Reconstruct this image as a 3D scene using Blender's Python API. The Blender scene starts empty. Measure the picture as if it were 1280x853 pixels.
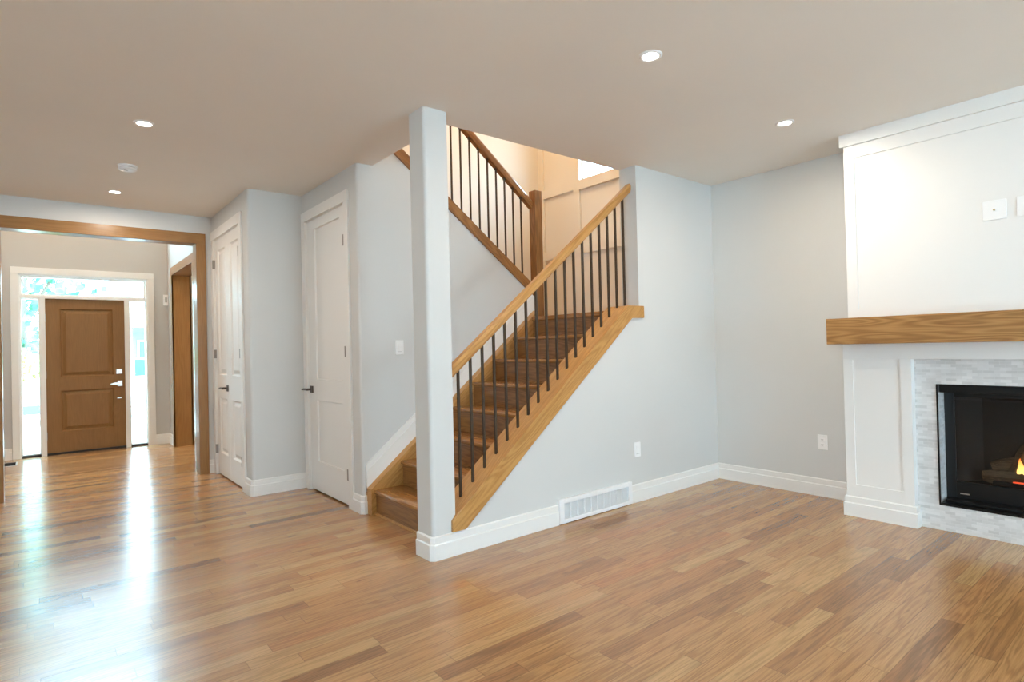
import bpy, bmesh, math, random
from mathutils import Vector, Matrix
random.seed(7)
PI = math.pi
scene = bpy.context.scene
C = scene.collection

# ------------------------------------------------------------------ camera
F_PX, YAW, PITCH, ROLL, CAM_H = 721.74, 0.8888, 0.0096, -0.0239, 1.2739
cam_data = bpy.data.cameras.new('camera')
cam_data.sensor_fit = 'HORIZONTAL'
cam_data.sensor_width = 36.0
cam_data.lens = F_PX / 1280.0 * 36.0
cam_data.clip_start = 0.05
cam_data.clip_end = 300
cam = bpy.data.objects.new('camera', cam_data)
C.objects.link(cam)
_f = Vector((math.cos(YAW) * math.cos(PITCH), math.sin(YAW) * math.cos(PITCH), math.sin(PITCH)))
_r = Vector((math.sin(YAW), -math.cos(YAW), 0))
_u = _r.cross(_f)
_r2 = _r * math.cos(ROLL) + _u * math.sin(ROLL)
_u2 = -_r * math.sin(ROLL) + _u * math.cos(ROLL)
_m = Matrix((_r2, _u2, -_f)).transposed().to_4x4()
_m.translation = Vector((0, 0, CAM_H))
cam.matrix_world = _m
scene.camera = cam

# ------------------------------------------------------------------ exposure, world, daylight and fill lamps
scene.view_settings.view_transform = 'Standard'
scene.view_settings.look = 'None'
scene.view_settings.gamma = 1.0
scene.view_settings.use_curve_mapping = False
scene.view_settings.exposure = -0.01
try:
    scene.cycles.use_denoising = True
    scene.cycles.max_bounces = 10
    scene.cycles.diffuse_bounces = 6
    scene.cycles.glossy_bounces = 5
    scene.cycles.transparent_max_bounces = 12
    scene.cycles.sample_clamp_indirect = 8.0
except Exception:
    pass

world = bpy.data.worlds.new('sky')
scene.world = world
world.use_nodes = True
_bg = world.node_tree.nodes['Background']
_bg.inputs[0].default_value = (0.50, 0.79, 1.0, 1)
_bg.inputs[1].default_value = 21.0

def lamp(name, kind, loc, energy, color, rot=(0, 0, 0), **kw):
    l = bpy.data.lights.new(name, kind)
    l.energy = energy
    l.color = color
    for k, v in kw.items():
        setattr(l, k, v)
    o = bpy.data.objects.new(name, l)
    o.location = loc
    o.rotation_euler = rot
    C.objects.link(o)
    return o

lamp('sun', 'SUN', (-20, 0, 30), 14.0, (0.95, 0.98, 1.0), (math.radians(38), 0, math.radians(-62)), angle=0.01)
# warm fill lamps added in the unseen window openings of wall_left and wall_rear
FILL_COL = (1.0, 0.885, 0.75)
lamp('fill_lamp_west', 'AREA', (-4.62, -1.5, 1.4), 56, FILL_COL, (math.radians(90), 0, math.radians(-90)), shape='RECTANGLE', size=1.9, size_y=1.65)
lamp('fill_lamp_rear', 'AREA', (2.3, -3.62, 1.4), 20, FILL_COL, (math.radians(90), 0, 0), shape='RECTANGLE', size=1.75, size_y=1.65)

# ------------------------------------------------------------------ materials
def newmat(name):
    m = bpy.data.materials.new(name)
    m.use_nodes = True
    nt = m.node_tree
    b = nt.nodes['Principled BSDF']
    return m, nt, b

def N(nt, typ, **kw):
    n = nt.nodes.new(typ)
    for k, v in kw.items():
        setattr(n, k, v)
    return n

def L(nt, a, b):
    nt.links.new(a, b)

def math_node(nt, op, a, b=None, c=None):
    n = N(nt, 'ShaderNodeMath', operation=op)
    for i, v in enumerate((a, b, c)):
        if v is None:
            continue
        if isinstance(v, (int, float)):
            n.inputs[i].default_value = v
        else:
            L(nt, v, n.inputs[i])
    return n.outputs[0]

def paint(name, col, rough=0.5, bump=0.02, scale=350, spec=0.4, vary=0.015):
    m, nt, b = newmat(name)
    b.inputs['Roughness'].default_value = rough
    b.inputs['Specular IOR Level'].default_value = spec
    tc = N(nt, 'ShaderNodeTexCoord')
    no = N(nt, 'ShaderNodeTexNoise')
    no.inputs['Scale'].default_value = scale
    no.inputs['Detail'].default_value = 2
    L(nt, tc.outputs['Object'], no.inputs['Vector'])
    n2 = N(nt, 'ShaderNodeTexNoise')
    n2.inputs['Scale'].default_value = 1.3
    L(nt, tc.outputs['Object'], n2.inputs['Vector'])
    r = N(nt, 'ShaderNodeValToRGB')
    r.color_ramp.elements[0].position = 0.3
    r.color_ramp.elements[1].position = 0.7
    r.color_ramp.elements[0].color = tuple(c * (1 - vary) for c in col) + (1,)
    r.color_ramp.elements[1].color = tuple(min(1, c * (1 + vary)) for c in col) + (1,)
    L(nt, n2.outputs['Fac'], r.inputs['Fac'])
    L(nt, r.outputs['Color'], b.inputs['Base Color'])
    bp = N(nt, 'ShaderNodeBump')
    bp.inputs['Strength'].default_value = bump
    bp.inputs['Distance'].default_value = 0.002
    L(nt, no.outputs['Fac'], bp.inputs['Height'])
    L(nt, bp.outputs['Normal'], b.inputs['Normal'])
    return m

def plain(name, col, rough=0.4, metal=0.0, spec=0.5):
    m, nt, b = newmat(name)
    tc = N(nt, 'ShaderNodeTexCoord')
    no = N(nt, 'ShaderNodeTexNoise')
    no.inputs['Scale'].default_value = 60
    L(nt, tc.outputs['Object'], no.inputs['Vector'])
    mr = N(nt, 'ShaderNodeMapRange')
    mr.inputs['To Min'].default_value = rough * 0.9
    mr.inputs['To Max'].default_value = min(1, rough * 1.1)
    L(nt, no.outputs['Fac'], mr.inputs['Value'])
    L(nt, mr.outputs['Result'], b.inputs['Roughness'])
    b.inputs['Base Color'].default_value = tuple(col) + (1,)
    b.inputs['Metallic'].default_value = metal
    b.inputs['Specular IOR Level'].default_value = spec
    return m

def wood(name, dark, light, axis='X', slope=0.0, rough=0.3, freq=1.0, contrast=1.0, coat=0.3):
    """oak with cathedral contours running along axis (slope tilts it in the XZ plane)"""
    m, nt, b = newmat(name)
    tc = N(nt, 'ShaderNodeTexCoord')
    mp = N(nt, 'ShaderNodeMapping', vector_type='TEXTURE')
    if slope:
        mp.inputs['Rotation'].default_value = (0, -math.atan(slope), 0)
    L(nt, tc.outputs['Object'], mp.inputs['Vector'])
    sc = N(nt, 'ShaderNodeVectorMath', operation='MULTIPLY')
    st = {'X': (0.9, 9, 9), 'Y': (9, 0.9, 9), 'Z': (9, 9, 0.9)}[axis]
    sc.inputs[1].default_value = tuple(s * freq for s in st)
    L(nt, mp.outputs['Vector'], sc.inputs[0])
    n1 = N(nt, 'ShaderNodeTexNoise')
    n1.inputs['Scale'].default_value = 1.0
    n1.inputs['Detail'].default_value = 1.5
    L(nt, sc.outputs['Vector'], n1.inputs['Vector'])
    ring = math_node(nt, 'MULTIPLY', n1.outputs['Fac'], 16.0)
    ring = math_node(nt, 'SINE', math_node(nt, 'MULTIPLY', ring, 2 * PI))
    ring = math_node(nt, 'MULTIPLY_ADD', ring, 0.5, 0.5)
    s2 = N(nt, 'ShaderNodeVectorMath', operation='MULTIPLY')
    s2.inputs[1].default_value = {'X': (6, 150, 150), 'Y': (150, 6, 150), 'Z': (150, 150, 6)}[axis]
    L(nt, mp.outputs['Vector'], s2.inputs[0])
    n2 = N(nt, 'ShaderNodeTexNoise')
    n2.inputs['Scale'].default_value = 1.0
    n2.inputs['Detail'].default_value = 3
    L(nt, s2.outputs['Vector'], n2.inputs['Vector'])
    fac = math_node(nt, 'MULTIPLY_ADD', ring, 0.35 * contrast, math_node(nt, 'MULTIPLY', n2.outputs['Fac'], 0.65))
    fac = math_node(nt, 'MULTIPLY_ADD', n1.outputs['Fac'], 0.35, math_node(nt, 'SUBTRACT', fac, 0.15))
    r = N(nt, 'ShaderNodeValToRGB')
    r.color_ramp.elements[0].position = 0.15
    r.color_ramp.elements[1].position = 0.85
    r.color_ramp.elements[0].color = tuple(dark) + (1,)
    r.color_ramp.elements[1].color = tuple(light) + (1,)
    L(nt, fac, r.inputs['Fac'])
    L(nt, r.outputs['Color'], b.inputs['Base Color'])
    b.inputs['Roughness'].default_value = rough
    b.inputs['Coat Weight'].default_value = coat
    b.inputs['Specular IOR Level'].default_value = 0.3
    b.inputs['Coat Roughness'].default_value = 0.18
    bp = N(nt, 'ShaderNodeBump')
    bp.inputs['Strength'].default_value = 0.08
    bp.inputs['Distance'].default_value = 0.001
    L(nt, n2.outputs['Fac'], bp.inputs['Height'])
    L(nt, bp.outputs['Normal'], b.inputs['Normal'])
    return m

def floor_material():
    m, nt, b = newmat('oak_plank_floor')
    tc = N(nt, 'ShaderNodeTexCoord')
    sp = N(nt, 'ShaderNodeSeparateXYZ')
    L(nt, tc.outputs['Object'], sp.inputs[0])
    x, y = sp.outputs['X'], sp.outputs['Y']
    W = 0.083
    v = math_node(nt, 'DIVIDE', y, W)
    row = math_node(nt, 'FLOOR', v)
    fy = math_node(nt, 'FRACT', v)
    wn = N(nt, 'ShaderNodeTexWhiteNoise', noise_dimensions='1D')
    L(nt, row, wn.inputs['W'])
    ln = math_node(nt, 'MULTIPLY_ADD', wn.outputs['Value'], 0.9, 0.55)
    wn2 = N(nt, 'ShaderNodeTexWhiteNoise', noise_dimensions='1D')
    L(nt, math_node(nt, 'ADD', row, 91.37), wn2.inputs['W'])
    u = math_node(nt, 'DIVIDE', math_node(nt, 'MULTIPLY_ADD', wn2.outputs['Value'], 7.0, x), ln)
    idx = math_node(nt, 'FLOOR', u)
    fx = math_node(nt, 'FRACT', u)
    cv = N(nt, 'ShaderNodeCombineXYZ')
    L(nt, row, cv.inputs[0])
    L(nt, idx, cv.inputs[1])
    pid = N(nt, 'ShaderNodeTexWhiteNoise', noise_dimensions='2D')
    L(nt, cv.outputs[0], pid.inputs['Vector'])
    rnd = pid.outputs['Value']
    # plank colour
    ramp = N(nt, 'ShaderNodeValToRGB')
    cr = ramp.color_ramp
    cols = [(0.0, (0.220, 0.100, 0.037)), (0.06, (0.305, 0.148, 0.056)), (0.25, (0.358, 0.180, 0.068)),
            (0.6, (0.398, 0.208, 0.081)), (0.85, (0.448, 0.262, 0.107)), (1.0, (0.380, 0.172, 0.064))]
    cr.elements[0].position, cr.elements[0].color = cols[0][0], cols[0][1] + (1,)
    cr.elements[1].position, cr.elements[1].color = cols[-1][0], cols[-1][1] + (1,)
    for p, c in cols[1:-1]:
        e = cr.elements.new(p)
        e.color = c + (1,)
    L(nt, rnd, ramp.inputs['Fac'])
    # grain: contour lines of a stretched noise
    gv = N(nt, 'ShaderNodeCombineXYZ')
    L(nt, math_node(nt, 'MULTIPLY', x, 0.8), gv.inputs[0])
    L(nt, math_node(nt, 'MULTIPLY', y, 15.0), gv.inputs[1])
    L(nt, math_node(nt, 'MULTIPLY', rnd, 83.0), gv.inputs[2])
    n1 = N(nt, 'ShaderNodeTexNoise')
    n1.inputs['Scale'].default_value = 1.0
    n1.inputs['Detail'].default_value = 2.0
    n1.inputs['Distortion'].default_value = 0.12
    L(nt, gv.outputs[0], n1.inputs['Vector'])
    ring = math_node(nt, 'SINE', math_node(nt, 'MULTIPLY', n1.outputs['Fac'], 70.0))
    ring = math_node(nt, 'MULTIPLY_ADD', ring, 0.5, 0.5)
    ring = math_node(nt, 'POWER', ring, 2.0)
    fv = N(nt, 'ShaderNodeCombineXYZ')
    L(nt, math_node(nt, 'MULTIPLY', x, 9.0), fv.inputs[0])
    L(nt, math_node(nt, 'MULTIPLY', y, 260.0), fv.inputs[1])
    L(nt, math_node(nt, 'MULTIPLY', rnd, 19.0), fv.inputs[2])
    n2 = N(nt, 'ShaderNodeTexNoise')
    n2.inputs['Scale'].default_value = 1.0
    n2.inputs['Detail'].default_value = 3.0
    L(nt, fv.outputs[0], n2.inputs['Vector'])
    g = math_node(nt, 'MULTIPLY_ADD', ring, -0.30, 1.13)
    g = math_node(nt, 'MULTIPLY', g, math_node(nt, 'MULTIPLY_ADD', n2.outputs['Fac'], 0.8, 0.60))
    # occasional dark knots
    kv = N(nt, 'ShaderNodeCombineXYZ')
    L(nt, math_node(nt, 'MULTIPLY', x, 5.0), kv.inputs[0])
    L(nt, math_node(nt, 'MULTIPLY', y, 16.0), kv.inputs[1])
    n3 = N(nt, 'ShaderNodeTexNoise')
    n3.inputs['Scale'].default_value = 1.0
    L(nt, kv.outputs[0], n3.inputs['Vector'])
    kn = N(nt, 'ShaderNodeMapRange')
    kn.inputs['From Min'].default_value = 0.70
    kn.inputs['From Max'].default_value = 0.80
    kn.inputs['To Min'].default_value = 1.0
    kn.inputs['To Max'].default_value = 0.5
    L(nt, n3.outputs['Fac'], kn.inputs['Value'])
    g = math_node(nt, 'MULTIPLY', g, kn.outputs['Result'])
    # seams
    ey = math_node(nt, 'MULTIPLY', math_node(nt, 'MINIMUM', fy, math_node(nt, 'SUBTRACT', 1.0, fy)), W)
    ex = math_node(nt, 'MULTIPLY', math_node(nt, 'MINIMUM', fx, math_node(nt, 'SUBTRACT', 1.0, fx)), ln)
    sy = N(nt, 'ShaderNodeMapRange')
    sy.inputs['From Max'].default_value = 0.0016
    L(nt, ey, sy.inputs['Value'])
    sx = N(nt, 'ShaderNodeMapRange')
    sx.inputs['From Max'].default_value = 0.0022
    L(nt, ex, sx.inputs['Value'])
    seam = math_node(nt, 'MULTIPLY', math_node(nt, 'MULTIPLY_ADD', sy.outputs['Result'], 0.55, 0.45),
                     math_node(nt, 'MULTIPLY_ADD', sx.outputs['Result'], 0.5, 0.5))
    g = math_node(nt, 'MULTIPLY', g, seam)
    mul = N(nt, 'ShaderNodeVectorMath', operation='SCALE')
    L(nt, ramp.outputs['Color'], mul.inputs[0])
    L(nt, g, mul.inputs['Scale'])
    L(nt, mul.outputs['Vector'], b.inputs['Base Color'])
    b.inputs['Roughness'].default_value = 0.24
    b.inputs['Specular IOR Level'].default_value = 0.5
    b.inputs['Coat Weight'].default_value = 0.35
    b.inputs['Coat Roughness'].default_value = 0.17
    # each board lies very slightly out of level, grain and seams in relief
    h = math_node(nt, 'MULTIPLY_ADD', seam, 0.0006, math_node(nt, 'MULTIPLY', n2.outputs['Fac'], 0.00015))
    tilt = math_node(nt, 'MULTIPLY', math_node(nt, 'SUBTRACT', fy, 0.5), math_node(nt, 'MULTIPLY', math_node(nt, 'SUBTRACT', rnd, 0.5), 0.00012))
    h = math_node(nt, 'ADD', h, tilt)
    bp = N(nt, 'ShaderNodeBump')
    bp.inputs['Strength'].default_value = 0.5
    bp.inputs['Distance'].default_value = 1.0
    L(nt, h, bp.inputs['Height'])
    L(nt, bp.outputs['Normal'], b.inputs['Normal'])
    return m

def tile_material():
    m, nt, b = newmat('marble_mosaic')
    tc = N(nt, 'ShaderNodeTexCoord')
    sp = N(nt, 'ShaderNodeSeparateXYZ')
    L(nt, tc.outputs['Object'], sp.inputs[0])
    cv = N(nt, 'ShaderNodeCombineXYZ')
    L(nt, math_node(nt, 'ADD', sp.outputs['Y'], sp.outputs['X']), cv.inputs[0])
    L(nt, sp.outputs['Z'], cv.inputs[1])
    br = N(nt, 'ShaderNodeTexBrick', offset=0.5)
    br.inputs['Scale'].default_value = 1.0
    br.inputs['Brick Width'].default_value = 0.055
    br.inputs['Row Height'].default_value = 0.0185
    br.inputs['Mortar Size'].default_value = 0.0012
    br.inputs['Mortar Smooth'].default_value = 0.3
    br.inputs['Bias'].default_value = 0.0
    br.inputs['Color1'].default_value = (0.56, 0.545, 0.53, 1)
    br.inputs['Color2'].default_value = (0.73, 0.715, 0.70, 1)
    br.inputs['Mortar'].default_value = (0.66, 0.645, 0.63, 1)
    L(nt, cv.outputs[0], br.inputs['Vector'])
    no = N(nt, 'ShaderNodeTexNoise')
    no.inputs['Scale'].default_value = 9
    no.inputs['Detail'].default_value = 4
    L(nt, tc.outputs['Object'], no.inputs['Vector'])
    mx = N(nt, 'ShaderNodeVectorMath', operation='SCALE')
    L(nt, br.outputs['Color'], mx.inputs[0])
    L(nt, math_node(nt, 'MULTIPLY_ADD', no.outputs['Fac'], 0.3, 0.85), mx.inputs['Scale'])
    L(nt, mx.outputs['Vector'], b.inputs['Base Color'])
    b.inputs['Roughness'].default_value = 0.22
    bp = N(nt, 'ShaderNodeBump', invert=True)
    bp.inputs['Strength'].default_value = 0.6
    bp.inputs['Distance'].default_value = 0.0015
    L(nt, br.outputs['Fac'], bp.inputs['Height'])
    L(nt, bp.outputs['Normal'], b.inputs['Normal'])
    return m

def glass_material(name='window_glass', tint=(0.97, 1.0, 0.99)):
    m, nt, b = newmat(name)
    nt.nodes.remove(b)
    out = nt.nodes['Material Output']
    tr = N(nt, 'ShaderNodeBsdfTransparent')
    tr.inputs[0].default_value = tint + (1,)
    gl = N(nt, 'ShaderNodeBsdfGlossy')
    gl.inputs['Roughness'].default_value = 0.02
    fr = N(nt, 'ShaderNodeFresnel')
    fr.inputs['IOR'].default_value = 1.45
    mx = N(nt, 'ShaderNodeMixShader')
    geo = N(nt, 'ShaderNodeNewGeometry')
    L(nt, math_node(nt, 'MULTIPLY', fr.outputs[0], math_node(nt, 'SUBTRACT', 1.0, geo.outputs['Backfacing'])), mx.inputs[0])
    L(nt, tr.outputs[0], mx.inputs[1])
    L(nt, gl.outputs[0], mx.inputs[2])
    L(nt, mx.outputs[0], out.inputs['Surface'])
    return m

def emitter(name, col, strength):
    m, nt, b = newmat(name)
    b.inputs['Base Color'].default_value = tuple(col) + (1,)
    b.inputs['Emission Color'].default_value = tuple(col) + (1,)
    b.inputs['Emission Strength'].default_value = strength
    return m

def flame_material():
    m, nt, b = newmat('gas_flame')
    tc = N(nt, 'ShaderNodeTexCoord')
    sp = N(nt, 'ShaderNodeSeparateXYZ')
    L(nt, tc.outputs['Generated'], sp.inputs[0])
    r = N(nt, 'ShaderNodeValToRGB')
    r.color_ramp.elements[0].color = (1.0, 0.72, 0.18, 1)
    r.color_ramp.elements[1].color = (1.0, 0.16, 0.01, 1)
    L(nt, sp.outputs['Z'], r.inputs['Fac'])
    L(nt, r.outputs['Color'], b.inputs['Emission Color'])
    b.inputs['Base Color'].default_value = (0.1, 0.03, 0, 1)
    b.inputs['Emission Strength'].default_value = 3.0
    return m

def leaf_material(name, a, c, scale=1.2):
    m, nt, b = newmat(name)
    tc = N(nt, 'ShaderNodeTexCoord')
    no = N(nt, 'ShaderNodeTexNoise')
    no.inputs['Scale'].default_value = scale
    L(nt, tc.outputs['Object'], no.inputs['Vector'])
    r = N(nt, 'ShaderNodeValToRGB')
    r.color_ramp.elements[0].position = 0.35
    r.color_ramp.elements[1].position = 0.65
    r.color_ramp.elements[0].color = tuple(a) + (1,)
    r.color_ramp.elements[1].color = tuple(c) + (1,)
    L(nt, no.outputs['Fac'], r.inputs['Fac'])
    L(nt, r.outputs['Color'], b.inputs['Base Color'])
    b.inputs['Roughness'].default_value = 0.6
    return m

M = {}
M['wall'] = paint('blue_grey_wall_paint', (0.615, 0.607, 0.585), 0.55)
M['ceiling'] = paint('ceiling_paint', (0.82, 0.77, 0.705), 0.7, 0.05)
M['entry'] = paint('darkened_entry_paint', (0.50, 0.475, 0.445), 0.55)  # wall grey darkened in the colour to offset excess light in the entry
M['cream'] = paint('cream_wall_paint', (0.80, 0.76, 0.70), 0.5)
M['white'] = paint('white_trim_paint', (0.79, 0.772, 0.74), 0.38, 0.005, 200, 0.5, 0.004)
M['plastic'] = paint('white_plastic', (0.85, 0.84, 0.83), 0.3, 0.0, 100, 0.5, 0.002)
M['metalwhite'] = plain('white_enamel', (0.82, 0.82, 0.82), 0.4)
M['floor'] = floor_material()
M['tile'] = tile_material()
OD, OL = (0.34, 0.155, 0.042), (0.60, 0.325, 0.108)
M['oak_slope'] = wood('oak_rail_slope', OD, OL, 'X', 0.806, 0.35, 1.0, 0.75, 0.12)
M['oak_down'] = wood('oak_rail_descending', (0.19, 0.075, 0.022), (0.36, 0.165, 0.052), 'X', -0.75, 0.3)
M['oak_x'] = wood('oak_along_stair', OD, OL, 'X', 0, 0.3)
M['oak_y'] = wood('oak_tread', (0.21, 0.088, 0.026), (0.43, 0.215, 0.072), 'Y', 0, 0.25)
M['oak_riser_shaded'] = wood('oak_riser_shaded', (0.15, 0.062, 0.018), (0.30, 0.14, 0.045), 'Y', 0, 0.3)  # stair oak darkened: the risers' shade is put into the colour
M['oak_z'] = wood('oak_upright', (0.17, 0.068, 0.020), (0.34, 0.155, 0.05), 'Z', 0, 0.3)
M['mantel'] = wood('oak_mantel', (0.21, 0.095, 0.028), (0.42, 0.22, 0.075), 'Y', 0, 0.5, 1.0, 1.2, 0.0)
M['case_z'] = wood('maple_casing_upright', (0.25, 0.120, 0.036), (0.37, 0.19, 0.064), 'Z', 0, 0.34, 0.7, 0.5, 0.3)
M['case_x'] = wood('maple_casing_header', (0.25, 0.120, 0.036), (0.37, 0.19, 0.064), 'X', 0, 0.34, 0.7, 0.5, 0.3)
M['case_y'] = wood('maple_casing_side', (0.25, 0.115, 0.040), (0.37, 0.175, 0.068), 'Y', 0, 0.34, 0.7, 0.5, 0.3)
M['door'] = wood('stained_door', (0.21, 0.100, 0.030), (0.285, 0.145, 0.048), 'Z', 0, 0.5, 0.8, 0.35, 0.0)
M['iron'] = plain('dark_iron', (0.060, 0.038, 0.022), 0.45, 0.4)
M['nickel'] = plain('satin_nickel', (0.62, 0.60, 0.57), 0.3, 1.0)
M['bronze'] = plain('dark_bronze', (0.12, 0.10, 0.085), 0.35, 0.8)
M['hinge'] = plain('brushed_hinge', (0.33, 0.31, 0.28), 0.35, 0.9)
M['black'] = plain('black_enamel', (0.006, 0.006, 0.006), 0.35, 0, 0.3)
M['soot'] = plain('firebox_lining', (0.008, 0.007, 0.006), 0.8)
M['seal'] = plain('black_rubber', (0.012, 0.011, 0.01), 0.6)
M['log'] = wood('ceramic_log', (0.03, 0.02, 0.012), (0.13, 0.09, 0.055), 'Y', 0, 0.9, 3.0, 1.5, 0)
M['ember'] = emitter('glowing_ember', (1.0, 0.10, 0.03), 1.2)
M['flame'] = flame_material()
M['glass'] = glass_material()
M['fireglass'] = glass_material('fireplace_glass', (0.85, 0.85, 0.85))
M['lens'] = emitter('lamp_lens', (1.0, 0.97, 0.92), 14.0)
M['dark'] = plain('dark_gap', (0.03, 0.03, 0.03), 0.8)
M['slotgrey'] = plain('grey_slot', (0.32, 0.31, 0.30), 0.6)
M['brass'] = plain('brass_jack', (0.55, 0.42, 0.2), 0.35, 1.0)
M['concrete'] = paint('pale_concrete', (0.78, 0.76, 0.72), 0.9, 0.1, 40)
M['lawn'] = leaf_material('lawn_grass', (0.25, 0.42, 0.14), (0.42, 0.55, 0.22), 3)
M['leaf'] = leaf_material('tree_leaves', (0.035, 0.13, 0.075), (0.16, 0.40, 0.27), 0.8)
M['leaf2'] = leaf_material('bush_leaves', (0.32, 0.58, 0.10), (0.52, 0.75, 0.2), 2)
M['bark'] = plain('tree_bark', (0.14, 0.11, 0.085), 0.9)
M['siding'] = paint('blue_grey_siding', (0.14, 0.24, 0.30), 0.7, 0.05)
M['roof'] = paint('pale_shingles', (0.62, 0.62, 0.62), 0.9, 0.3, 30)
M['fascia'] = plain('grey_fascia', (0.06, 0.085, 0.12), 0.6)
M['carwhite'] = plain('white_car_paint', (0.85, 0.86, 0.88), 0.15)
M['carblue'] = plain('blue_car_paint', (0.10, 0.20, 0.28), 0.15)
M['carglass'] = plain('car_window', (0.03, 0.12, 0.18), 0.05)
M['bumper'] = plain('dark_bumper', (0.05, 0.10, 0.16), 0.5)
M['tyre'] = plain('tyre_rubber', (0.02, 0.022, 0.025), 0.8)
M['rim'] = plain('alloy_rim', (0.55, 0.57, 0.6), 0.25, 0.9)
M['taillight'] = plain('red_tail_light', (0.65, 0.04, 0.03), 0.2)

# ------------------------------------------------------------------ mesh helpers
class MB:
    """collects shapes and links them as ONE mesh object"""
    def __init__(s):
        s.bm = bmesh.new()

    def box(s, x0, x1, y0, y1, z0, z1, bev=0.0):
        vs = [s.bm.verts.new((x, y, z)) for x in (x0, x1) for y in (y0, y1) for z in (z0, z1)]
        fs = [s.bm.faces.new([vs[i] for i in q]) for q in
              ((0, 1, 3, 2), (4, 6, 7, 5), (0, 4, 5, 1), (2, 3, 7, 6), (0, 2, 6, 4), (1, 5, 7, 3))]
        if bev:
            es = list({e for f in fs for e in f.edges})
            bmesh.ops.bevel(s.bm, geom=es, offset=bev, segments=2, affect='EDGES', profile=0.5)
        return s

    def prism(s, pts, axis, a, b, bev=0.0):
        """2D polygon extruded along axis from a to b. X: pts=(y,z)  Y: pts=(x,z)  Z: pts=(x,y)"""
        def p3(p, t):
            return {'X': (t, p[0], p[1]), 'Y': (p[0], t, p[1]), 'Z': (p[0], p[1], t)}[axis]
        va = [s.bm.verts.new(p3(p, a)) for p in pts]
        vb = [s.bm.verts.new(p3(p, b)) for p in pts]
        n = len(pts)
        fs = [s.bm.faces.new(va), s.bm.faces.new(vb[::-1])]
        for i in range(n):
            fs.append(s.bm.faces.new((va[i], vb[i], vb[(i + 1) % n], va[(i + 1) % n])))
        if bev:
            es = list({e for f in fs for e in f.edges})
            bmesh.ops.bevel(s.bm, geom=es, offset=bev, segments=2, affect='EDGES', profile=0.5)
        return s

    def sweep(s, prof, path, side=1.0):
        """profile (d, z) carried along a floor polyline, mitred; d is measured to the left of travel times side"""
        P = [Vector((p[0], p[1])) for p in path]
        rings = []
        for i, p in enumerate(P):
            dirs = []
            if i > 0:
                dirs.append((P[i] - P[i - 1]).normalized())
            if i < len(P) - 1:
                dirs.append((P[i + 1] - P[i]).normalized())
            ns = [Vector((-d.y, d.x)) * side for d in dirs]
            if len(ns) == 2:
                n = ns[0] + ns[1]
                n = n / (1 + ns[0].dot(ns[1]))
            else:
                n = ns[0]
            rings.append([s.bm.verts.new((p.x + n.x * d, p.y + n.y * d, z)) for d, z in prof])
        k = len(prof)
        for a, b in zip(rings, rings[1:]):
            for j in range(k):
                s.bm.faces.new((a[j], b[j], b[(j + 1) % k], a[(j + 1) % k]))
        s.bm.faces.new(rings[0][::-1])
        s.bm.faces.new(rings[-1])
        return s

    def tube(s, p0, p1, r0, r1=None, n=16):
        r1 = r0 if r1 is None else r1
        p0, p1 = Vector(p0), Vector(p1)
        d = (p1 - p0).normalized()
        a = d.orthogonal().normalized()
        b = d.cross(a)
        ra = [s.bm.verts.new(p0 + (a * math.cos(t) + b * math.sin(t)) * r0) for t in [2 * PI * i / n for i in range(n)]]
        rb = [s.bm.verts.new(p1 + (a * math.cos(t) + b * math.sin(t)) * r1) for t in [2 * PI * i / n for i in range(n)]]
        for i in range(n):
            s.bm.faces.new((ra[i], ra[(i + 1) % n], rb[(i + 1) % n], rb[i]))
        s.bm.faces.new(ra[::-1])
        s.bm.faces.new(rb)
        return s

    def lathe(s, prof, center, n=32):
        """profile (r, z) about a vertical axis"""
        rings = []
        for r, z in prof:
            rings.append([s.bm.verts.new((center[0] + r * math.cos(2 * PI * i / n), center[1] + r * math.sin(2 * PI * i / n), center[2] + z)) for i in range(n)])
        for a, b in zip(rings, rings[1:]):
            for i in range(n):
                s.bm.faces.new((a[i], a[(i + 1) % n], b[(i + 1) % n], b[i]))
        s.bm.faces.new(rings[0][::-1])
        s.bm.faces.new(rings[-1])
        return s

    def quad(s, *pts):
        s.bm.faces.new([s.bm.verts.new(p) for p in pts])
        return s

    def wallbox(s, axis, a, b, u0, u1, z0, z1, holes=()):
        """wall slab normal to axis between a and b, with rectangular holes (u0,u1,z0,z1)"""
        us = sorted({u0, u1} | {h[0] for h in holes} | {h[1] for h in holes})
        zs = sorted({z0, z1} | {h[2] for h in holes} | {h[3] for h in holes})
        us = [u for u in us if u0 <= u <= u1]
        zs = [z for z in zs if z0 <= z <= z1]
        for i in range(len(us) - 1):
            runs = []
            for j in range(len(zs) - 1):
                uc, zc = (us[i] + us[i + 1]) / 2, (zs[j] + zs[j + 1]) / 2
                if any(h[0] < uc < h[1] and h[2] < zc < h[3] for h in holes):
                    continue
                if runs and abs(runs[-1][1] - zs[j]) < 1e-6:
                    runs[-1][1] = zs[j + 1]
                else:
                    runs.append([zs[j], zs[j + 1]])
            for lo, hi in runs:
                if axis == 'X':
                    s.box(a, b, us[i], us[i + 1], lo, hi)
                else:
                    s.box(us[i], us[i + 1], a, b, lo, hi)
        return s

    def build(s, name, mat, parent=None, smooth=False, merge=False):
        if merge:
            bmesh.ops.remove_doubles(s.bm, verts=s.bm.verts, dist=1e-5)
        bmesh.ops.recalc_face_normals(s.bm, faces=s.bm.faces)
        me = bpy.data.meshes.new(name)
        if parent is not None:
            off = wloc(parent)
            for v in s.bm.verts:
                v.co -= off
        s.bm.to_mesh(me)
        s.bm.free()
        me.materials.append(mat)
        if smooth:
            for p in me.polygons:
                p.use_smooth = True
            try:
                me.set_sharp_from_angle(angle=math.radians(40))
            except Exception:
                pass
        o = bpy.data.objects.new(name, me)
        C.objects.link(o)
        if parent is not None:
            o.parent = parent
        return o

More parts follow.
